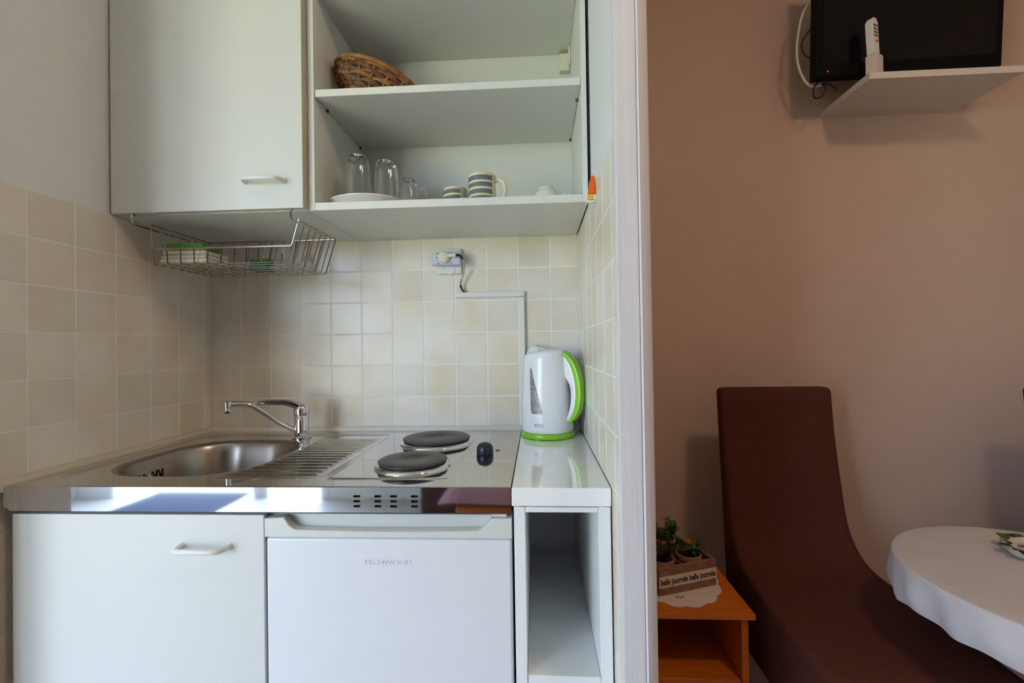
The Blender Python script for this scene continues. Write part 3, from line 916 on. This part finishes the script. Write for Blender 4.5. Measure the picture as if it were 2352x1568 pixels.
def mug(c, r, h, label, hang, stripes, cover):
    m_ = thing('mug', label, 'mug', c, 0, 'grey striped cream mugs')
    MB().lathe([(0, 0.004), (r * .86, 0.004), (r * .88, 0.001), (r * .90, 0), (r * .98, 0.006), (r, 0.014), (r, h - .001), (r - .0012, h), (r - .003, h - .001), (r - .0035, 0.010), (0, 0.008)], c, 48).build('mug_body', MUGC, m_)
    for (z0, z1) in stripes:
        rows = []
        for z in (z0, z0 + .0006, z1 - .0006, z1):
            off = 0.0006 if z0 < z < z1 else 0.0
            rows.append([(c[0] + (r + off) * math.cos(a), c[1] + (r + off) * math.sin(a), c[2] + z) for a in np.linspace(math.radians(hang + cover[0]), math.radians(hang + cover[1]), 40)])
        MB().grid(rows).build('painted_stripe', MUGS, m_)
    a = math.radians(hang)
    ux, uy = math.cos(a), math.sin(a)
    P = lambda d, z: (c[0] + ux * d, c[1] + uy * d, c[2] + z)
    MB().tube(smoothpath([P(r - .002, h * .80), P(r + .010, h * .84), P(r + .022, h * .74), P(r + .0265, h * .50), P(r + .021, h * .26), P(r + .010, h * .16), P(r - .002, h * .20)], 6), 0.0042, 10, flat=1.35).build('handle', MUGC, m_)
mug((0.936, -0.255, ZS + .0003), 0.0355, 0.079, 'tall cream mug with grey stripes and its handle to one side', -8, ((0.007, 0.0185), (0.0245, 0.036), (0.042, 0.0535), (0.059, 0.0715)), (48, 330))
mug((0.858, -0.215, ZS + .0003), 0.0325, 0.060, 'low cream cup with grey stripes beside the taller striped mug', 48, ((0.010, 0.020), (0.026, 0.036), (0.042, 0.053)), (90, 255))
tp = thing('teacup', 'white teacup turned over on the lower shelf by the side panel', 'cup', (1.105, -0.20, ZS))
MB().lathe([(0.0400, 0.0), (0.0405, 0.002), (0.039, 0.020), (0.034, 0.040), (0.026, 0.052), (0.020, 0.056), (0.0195, 0.061), (0.017, 0.061), (0.016, 0.057), (0, 0.056)], (1.105, -0.20, ZS + .0003), 40).build('cup_body', CERW, tp)
MB().tube(smoothpath([(1.140, -0.205, ZS + .036), (1.155, -0.207, ZS + .041), (1.165, -0.208, ZS + .032), (1.160, -0.207, ZS + .018), (1.143, -0.204, ZS + .012)], 6), 0.0036, 8).build('handle', CERW, tp)

# ================================================================== WICKER BASKET (tipped bowl, on the middle shelf)
wkc = Vector((0.643, -0.200, 1.896))
wk = thing('wicker_basket', 'brown woven wicker basket lying tipped on the middle shelf', 'basket', wkc)
LOCAL[0] = True
AX, AY, HH = 0.121, 0.090, 0.064
def bowl(a, v):      # v 0 = bottom, 1 = rim
    k = 0.50 + 0.50 * math.sin(v * pi / 2) ** 0.85
    return AX * k * math.cos(a), AY * k * math.sin(a), -HH + HH * v
ns = 18
na = ns * 6
RWS = 7
for rI in range(RWS):
    v = (rI + 0.5) / RWS
    pts = []
    for i in range(na):
        a = 2 * pi * i / na
        x, y, z = bowl(a, v)
        d = 0.0036 * math.cos(ns / 2 * a + pi * rI)
        l = math.hypot(x / AX, y / AY)
        n2 = Vector((x / AX ** 2, y / AY ** 2, 0)).normalized()
        pts.append((x + n2.x * d, y + n2.y * d, z))
    MB().tube(pts, 0.0021, 8, closed=True, flat=3.0).build('weave_strand', WICK if rI % 3 else WICKL, wk)
for s_ in range(ns):
    a = 2 * pi * (s_) / ns
    MB().tube([bowl(a, v) for v in np.linspace(0, 1, 8)], 0.0032, 6).build('stake', WICKL, wk)
MB().tube([(1.03 * AX * math.cos(a), 1.03 * AY * math.sin(a), 0.0) for a in np.linspace(0, 2 * pi, 64, endpoint=False)], 0.0054, 8, closed=True).tube([(1.0 * AX * math.cos(a), 1.0 * AY * math.sin(a), 0.006 + .001 * math.sin(20 * a)) for a in np.linspace(0, 2 * pi, 64, endpoint=False)], 0.0040, 8, closed=True).build('rim', WICKL, wk)
MB().lathe([(0.54, 0), (0.50, -0.002), (0, -0.002)], (0, 0, 0), 40, M=Matrix.Translation((0, 0, -HH)) @ Matrix.Diagonal((AX, AY, 1, 1))).build('basket_bottom', WICK, wk)
LOCAL[0] = False
wk.rotation_euler = (math.radians(-10), math.radians(20), 0)

# ================================================================== LIVING SIDE
# ---- shelf with TV
SZ = 2.0146
shf = MB().prism([(2.1710, 0.0945), (2.6500, 0.0945), (2.6500, 0.3495), (2.1710, 0.3495)], 'z', SZ, SZ + .022, 0.0012).build('wall_shelf', WSHELF, None, (2.41, .22, SZ))
tag(shf, 'white wall shelf board carrying the television', 'shelf')
tv = thing('television', 'black flat television standing on the white wall shelf', 'television', (2.349, 0.190, SZ + .0222), math.radians(-2.0))
LOCAL[0] = True
TW = 0.296
Mt = Matrix.Translation((0, 0, 0.040)) @ Matrix.Rotation(math.radians(4), 4, 'X')
MB().box(-TW, TW, -0.020, 0.020, 0.0, 0.40, 0.004, M=Mt).build('casing', TVB, tv)
MB().box(-TW + .022, TW - .022, -0.0212, -0.0196, 0.040, 0.38, M=Mt).build('screen', TVS, tv, smooth=False)
MB().lathe([(0.11, 0), (0.11, 0.004), (0.10, 0.008), (0.03, 0.011), (0.02, 0.016), (0.02, 0.055)], (0, 0, 0), 40, sy=0.62).build('stand', TVB, tv)
MB().lathe([(0.0030, 0), (0, 0.0015)], (0, 0, 0), 10, M=Mt @ Matrix.Translation((-TW + .040, -0.0198, 0.018)) @ Matrix.Rotation(pi / 2, 4, 'X')).build('standby_light', LEDM, tv)
LOCAL[0] = False
MB().tube(smoothpath([(2.085, 0.225, 2.40), (2.045, 0.228, 2.34), (2.030, 0.232, 2.28), (2.022, 0.235, 2.19), (2.034, 0.232, 2.12), (2.060, 0.228, 2.075), (2.10, 0.226, 2.072)], 7), 0.0042, 8).build('cable', PLASC, None, (2.05, .23, 2.1))
tag(bpy.data.objects['cable'], 'cream aerial cable looping out beside the television', 'cable')
MB().tube(smoothpath([(2.06, 0.215, 2.27), (2.036, 0.224, 2.23), (2.040, 0.226, 2.19), (2.062, 0.220, 2.165)], 6), 0.0028, 8).build('power_lead', CORDB, None, (2.04, .22, 2.2))
tag(bpy.data.objects['power_lead'], 'short black lead curving out beside the left television edge', 'cable')
pl2 = MB().tube(smoothpath([(2.085, 0.2145, 2.082), (2.066, 0.215, 2.055), (2.072, 0.220, 2.025), (2.098, 0.220, 2.030), (2.108, 0.214, 2.055), (2.095, 0.212, 2.070), (2.12, .21, 2.066), (2.15, .215, 2.045)], 7), 0.0030, 8).build('power_lead', CORDB, None, (2.08, .21, 2.05))
tag(pl2, 'black power lead looping below the television corner', 'cable')
rc = thing('remote_control', 'white remote control standing in a small holder on the wall shelf', 'remote', (2.2095, 0.126, SZ + .0222), math.radians(28))
LOCAL[0] = True
Mr = Matrix.Rotation(math.radians(-4), 4, 'Y')
MB().box(-0.021, 0.0215, -0.016, 0.016, 0, 0.070, 0.002).build('holder', WSHELF, rc)
r_ = MB().prism([(-0.017, 0.071), (0.017, 0.071), (0.0175, 0.175), (0.010, 0.190), (-0.006, 0.190), (-0.017, 0.176)], 'y', -0.011, 0.011, 0.002, M=Mr).build('remote_body', PLASW, rc)
for i in range(3):
    for j in range(4):
        MB().box(-0.011 + i * .008, -0.005 + i * .008, -0.0118, -0.0108, 0.128 + j * .011, 0.135 + j * .011, 0.0004, 1, M=Mr).build('button', GREYBTN, rc)
MB().box(-0.004, 0.012, -0.0118, -0.0108, 0.110, 0.118, 0.0004, 1, M=Mr).build('red_button', ORANGE, rc)
LOCAL[0] = False

# ---- chairs with stretch covers
def make_chair(loc, rz, label):
    ch = thing('dining_chair', label, 'chair', loc, rz, 'brown covered chairs')
    LOCAL[0] = True
    hw = 0.1775
    front = cr2([(0.085, 1.000), (0.070, 0.86), (0.045, 0.72), (0.018, 0.60), (-0.010, 0.540), (-0.055, 0.500), (-0.12, 0.484), (-0.22, 0.476), (-0.45, 0.470), (-0.510, 0.458)], 4)
    rest = [(-0.527, 0.42), (-0.530, 0.34), (-0.520, 0.275), (-0.46, 0.262), (-0.2, 0.255), (-0.02, 0.250), (0.045, 0.255), (0.070, 0.29), (0.088, 0.45), (0.112, 0.70), (0.135, 0.93), (0.140, 0.995), (0.130, 1.010), (0.100, 1.012)]
    poly = front + rest
    bm = bmesh.new()
    secs = [-1.0, -0.985, -0.94, -0.85, -0.5, 0, 0.5, 0.85, 0.94, 0.985, 1.0]
    cy = sum(p[0] for p in poly) / len(poly); cz = sum(p[1] for p in poly) / len(poly)
    npl = len(poly)
    rings = []
    for s in secs:
        e = abs(s)
        inset = 0.0 if e < 0.9 else (0.003 if e < .95 else (0.008 if e < .99 else 0.016))
        ring = []
        for k, p in enumerate(poly):
            a_, b_ = Vector(poly[k - 1]), Vector(poly[(k + 1) % npl])
            d = (b_ - a_).normalized()
            nrm = Vector((-d.y, d.x))           # inward for this winding
            q = Vector(p) + nrm * inset * IN[0]
            ring.append(bm.verts.new((hw * s * (1 + 0.22 * max(0.0, min(1.0, (0.03 - q.x) / 0.25)) * (1 if s > 0 else 0.15)), q.x, q.y)))
        rings.append(ring)
    for A, B in zip(rings, rings[1:]):
        for k in range(npl):
            bm.faces.new((A[k], A[(k + 1) % npl], B[(k + 1) % npl], B[k]))
    bm.faces.new(rings[0]); bm.faces.new(rings[-1][::-1])
    bmesh.ops.recalc_face_normals(bm, faces=bm.faces[:])
    mb = MB(); mb._join(bm)
    mb.build('stretch_cover', CHAIRM, ch, angle=1.2)
    for (x, y) in ((-hw + .028, -0.415), (hw - .028, -0.415), (-hw + .028, 0.035), (hw - .028, 0.035)):
        MB().prism([(x - .018, y - .018), (x + .018, y - .018), (x + .018, y + .018), (x - .018, y + .018)], 'z', 0.0, 0.265, 0.002).build('leg', DKWOOD, ch)
    LOCAL[0] = False
    return ch
IN = [1.0]
# winding test: front goes down then along the bottom, so the inward side is found from the area sign
make_chair((1.8575, 0.018, 0), math.radians(-1.5), 'high-backed dining chair in a brown stretch cover beside the nightstand')
make_chair((2.812, -0.02, 0), math.radians(-3), 'second brown covered dining chair, on the far side of the round table')

# ---- round table with cloth
TC = Vector((2.176, -0.448, 0)); TR = 0.298; TZ = 0.655
tbm = thing('round_table', 'small round pedestal table under a white cloth', 'table', (TC.x, TC.y, 0))
MB().lathe([(0, TZ - .026), (TR - .012, TZ - .026), (TR - .006, TZ - .020), (TR - .006, TZ - .004), (TR - .010, TZ - .0012), (0, TZ - .0012)], TC, 64).build('tabletop', PALEWOOD, tbm)
MB().lathe([(0.035, 0.02), (0.028, 0.2), (0.028, TZ - .05), (0.09, TZ - .0265), (0, TZ - .0265)], TC, 24).build('pedestal', DKWOOD, tbm)
MB().lathe([(0.13, 0), (0.13, 0.012), (0.05, 0.030), (0, 0.03)], TC, 40).build('foot', DKWOOD, tbm)
rows = []
NA = 220
rng = random.Random(3)
ph = [rng.uniform(0, 6.28) for _ in range(8)]
for (k, (r, z)) in enumerate([(0.02, 0.0042), (0.10, 0.0042), (0.20, 0.0042), (0.262, 0.0042), (TR - .003, 0.0042), (TR, 0.0034), (TR + .0015, 0.001), (TR + .003, -0.010), (TR + .005, -0.025), (TR + .007, -0.040), (TR + .007, -0.056), (TR + .004, -0.070), (TR - .001, -0.082)]):
    row = []
    hang = max(0.0, -z) / 0.082
    for i in range(NA):
        a = 2 * pi * i / NA
        fold = (math.sin(9 * a + ph[0]) + 0.8 * math.sin(14 * a + ph[1] + 1.5 * hang) + 0.6 * math.sin(23 * a + ph[2] - 2 * hang) + 0.5 * abs(math.sin(6.5 * a + ph[3])) ** 6 * 2)
        dr_ = 0.0046 * hang ** 0.6 * fold
        dz = 0.006 * hang * (math.sin(5 * a + ph[4]) + 0.7 * math.sin(11 * a + ph[5]))
        row.append((TC.x + (r + dr_) * math.cos(a), TC.y + (r + dr_) * math.sin(a), TZ + z + dz + 0.0))
    rows.append(row)
tc_ = MB().grid(rows, closed_u=True)
tcb = tc_.lathe([(0, 0.0042), (0.0201, 0.0042)], (TC.x, TC.y, TZ), NA, cap=False)
tco = tcb.build('tablecloth', TCLOTH, None, (TC.x, TC.y, TZ), angle=0.8)
tag(tco, 'white cloth draped with a short wavy hem over the round table', 'tablecloth')

def leaf_mesh(mb, base, direc, up, L, Wd, mi=0):
    d = Vector(direc).normalized(); u = Vector(up)
    s = d.cross(u)
    s = s.normalized() if s.length > 1e-4 else Vector((1, 0, 0))
    u = s.cross(d)
    B = Vector(base)
    def P(t, w, h): return tuple(B + d * L * t + s * Wd * w + u * L * h)
    mb.grid([[P(0, -.08, 0), P(0, 0, 0), P(0, .08, 0)], [P(.3, -.48, .06), P(.32, 0, .02), P(.3, .48, .06)], [P(.65, -.40, .03), P(.65, 0, 0), P(.65, .40, .03)], [P(1, -.03, -.12), P(1, 0, -.12), P(1, .03, -.12)]], mi=mi)
ZT = TZ + .0044
bw = thing('leaf_wreath', 'white rope ring with green ivy leaves lying on the round table', 'wreath', (2.232, -0.335, ZT))
wc_ = Vector((2.232, -0.335, ZT + .011)); WR = 0.062
MB().tube([(wc_.x + WR * math.cos(a) + .002 * math.cos(9 * a), wc_.y + WR * math.sin(a), wc_.z) for a in np.linspace(0, 2 * pi, 48, endpoint=False)], 0.0105, 10, closed=True).build('ring', mat('white_rope', (216, 208, 186), 0.8, noise=0.2, nscale=90), bw)
for k in range(22):
    a = 2 * pi * k / 22 + rng.uniform(-.1, .1)
    base = wc_ + Vector((WR * math.cos(a), WR * math.sin(a), 0.008))
    mb = MB()
    leaf_mesh(mb, base, (math.cos(a) + rng.uniform(-.8, .8), math.sin(a) + rng.uniform(-.8, .8), rng.uniform(.0, .5)), (0, 0, 1), rng.uniform(.022, .032), .022)
    mb.build('leaf', LEAF if k % 3 else LEAFD, bw)

# ---- nightstand with doily and crate of herbs
NZ = 0.470
ng = thing('nightstand', 'orange wooden nightstand with an open front behind the white post', 'nightstand', (1.45, 0, 0))
MB().box(1.300, 1.6185, -0.250, 0.205, NZ - .0155, NZ, 0.003).build('top_board', ORWOOD, ng)
MB().box(1.5870, 1.6040, -0.238, 0.195, 0.0, NZ - .0158, 0.001, 1).build('side_panel', ORWOOD, ng)
MB().box(1.3140, 1.3310, -0.238, 0.195, 0.0, NZ - .0158, 0.001, 1).build('side_panel', ORWOOD, ng)
MB().box(1.3313, 1.5867, -0.230, 0.183, 0.275, 0.291, 0.001, 1).build('shelf', ORWOOD, ng)
MB().box(1.3313, 1.5867, -0.230, 0.183, 0.05, 0.066, 0.001, 1).build('shelf', ORWOOD, ng)
MB().box(1.3313, 1.5867, 0.184, 0.194, 0.0, NZ - .0158).build('back_panel', ORWOOD, ng, smooth=False)
dc = Vector((1.458, -0.070, NZ + .0004))
dpts = []
for i in range(168):
    a = 2 * pi * i / 168
    k = 1 + 0.055 * abs(math.sin(7 * a)) - .02
    dpts.append((dc.x + 0.128 * k * math.cos(a + .2), dc.y + 0.150 * k * math.sin(a + .2)))
dl = thing('doily', 'white scalloped doily with small orange embroidery under the crate', 'doily', dc)
MB().prism(dpts, 'z', dc.z, dc.z + .0013).build('cloth', DOILY, dl, smooth=False)
em = MB()
for (dx, dy, a) in ((0, 0, 0.3), (.008, .005, 1.2), (-.008, .003, -0.5)):
    p = Vector((1.4515 + dx, -0.1785 + dy, dc.z + .0015))
    em.prism([(p.x + .006 * math.cos(a + q) * (1 if i % 2 else .45), p.y + .006 * math.sin(a + q) * (1 if i % 2 else .45)) for i, q in enumerate(np.linspace(0, 2 * pi, 8, endpoint=False))], 'z', p.z, p.z + .0004)
em.build('embroidery', mat('orange_thread', (178, 96, 44), 0.8, noise=0.1), dl, smooth=False)

CZ0 = NZ + .0021
ang = math.atan2(0.066, 0.179)
crt = thing('wooden_crate', 'weathered wooden crate with a white lettered band on the nightstand', 'crate', (1.396, -0.176, CZ0), ang)
LOCAL[0] = True
CW, CD, CH = 0.190, 0.245, 0.074
MB().box(0, CW, 0, .009, 0, CH, 0.001, 1).build('front_board', CRATEM, crt)
MB().box(0, CW, CD - .009, CD, 0, CH, 0.001, 1).build('back_board', CRATEM, crt)
for x in (0, CW - .009):
    MB().box(x, x + .009, .0093, CD - .0093, 0, CH, 0.001, 1).build('side_board', CRATEM, crt)
MB().box(.0093, CW - .0093, .0093, CD - .0093, 0, .006).build('bottom_board', CRATEM, crt, smooth=False)
MB().box(.092, .098, .0093, CD - .0093, .0062, CH - .012, 0.0008, 1).build('divider', CRATEM, crt)
MB().box(.0093, .0917, .120, .126, .0062, CH - .012, 0.0008, 1).build('divider', CRATEM, crt)
MB().box(.0983, CW - .0093, .120, .126, .0062, CH - .012, 0.0008, 1).build('divider', CRATEM, crt)
bd = MB().box(0.0005, CW - .0005, -0.0012, 0.0, 0.021, 0.051).build('painted_band', BAND, crt, smooth=False)
tb = text_mesh('belle journ\u00e9e belle journ\u00e9e', 0.0235, 0.0002, 0.0006)
xs_ = [v.co.x for v in tb.verts]
kx = 0.180 / (max(xs_) - min(xs_))
tb.transform(Matrix.Translation((CW / 2, -0.0015, 0.0355)) @ Matrix.Rotation(pi / 2, 4, 'X') @ Matrix.Diagonal((kx, 1, 1, 1)))
b = MB(); b.bm.free(); b.bm = tb
b.build('printed_lettering', PRINTD, bd, smooth=False)
LOCAL[0] = False
Mc = Matrix.Translation((1.396, -0.176, CZ0)) @ Matrix.Rotation(ang, 4, 'Z')
def herb(lx, ly, label, m, hgt, nst, spread, needle=False, pr=0.036, ph_=0.066):
    p = Mc @ Vector((lx, ly, .0063))
    h = thing('potted_herb', label, 'plant', p, 0, 'herb pots in the crate')
    MB().lathe([(pr * .72, 0), (pr * .95, ph_ - .012), (pr * 1.02, ph_ - .012), (pr * 1.02, ph_), (pr * .92, ph_), (pr * .9, ph_ - .008)], p, 24, cap=False).lathe([(0, .001), (pr * .72, 0.0)], p, 24, cap=False).build('pot', TERRA, h)
    MB().lathe([(pr * .9, ph_ - .010), (0, ph_ - .006)], p, 24, cap=False).build('soil', SOIL, h)
    rg = random.Random(hash(label) % 1000 if False else len(label))
    fo = MB()
    for s in range(nst):
        a = rg.uniform(0, 6.28); rr = rg.uniform(0, .6) * pr
        q0 = p + Vector((rr * math.cos(a), rr * math.sin(a), ph_ - .008))
        dv_ = Vector((spread * math.cos(a) * rg.uniform(.2, 1), spread * math.sin(a) * rg.uniform(.2, 1), 1)).normalized()
        L = hgt * rg.uniform(.6, 1.0)
        q1 = q0 + dv_ * L
        fo.tube([q0, (q0 + q1) / 2 + Vector((0, 0, .003)), q1], [0.0012, .001, .0007], 5)
        for k in range(9 if not needle else 14):
            t_ = .25 + .75 * k / (8 if not needle else 13)
            a2 = rg.uniform(0, 6.28)
            di = Vector((math.cos(a2), math.sin(a2), rg.uniform(.1, .9)))
            if needle: leaf_mesh(fo, q0.lerp(q1, t_), di, (0, 0, 1), .016, .004)
            else: leaf_mesh(fo, q0.lerp(q1, t_), di, (0, 0, 1), rg.uniform(.012, .018), .011)
    fo.build('foliage', m, h)['kind'] = 'stuff'
herb(.145, .062, 'low leafy herb in the front compartment of the crate by the lettered band end', LEAF, .050, 14, 1.1)
herb(.051, .062, 'dark needle-leaved herb in the crate next to the white post', LEAFD, .075, 16, .7, True)
herb(.100 - .049, .184, 'dark green herb at the back of the crate by the post', LEAFD, .060, 12, .8)
herb(.144, .180, 'bright bushy herb in a beige pot at the back of the crate', LEAF, .062, 16, .8)
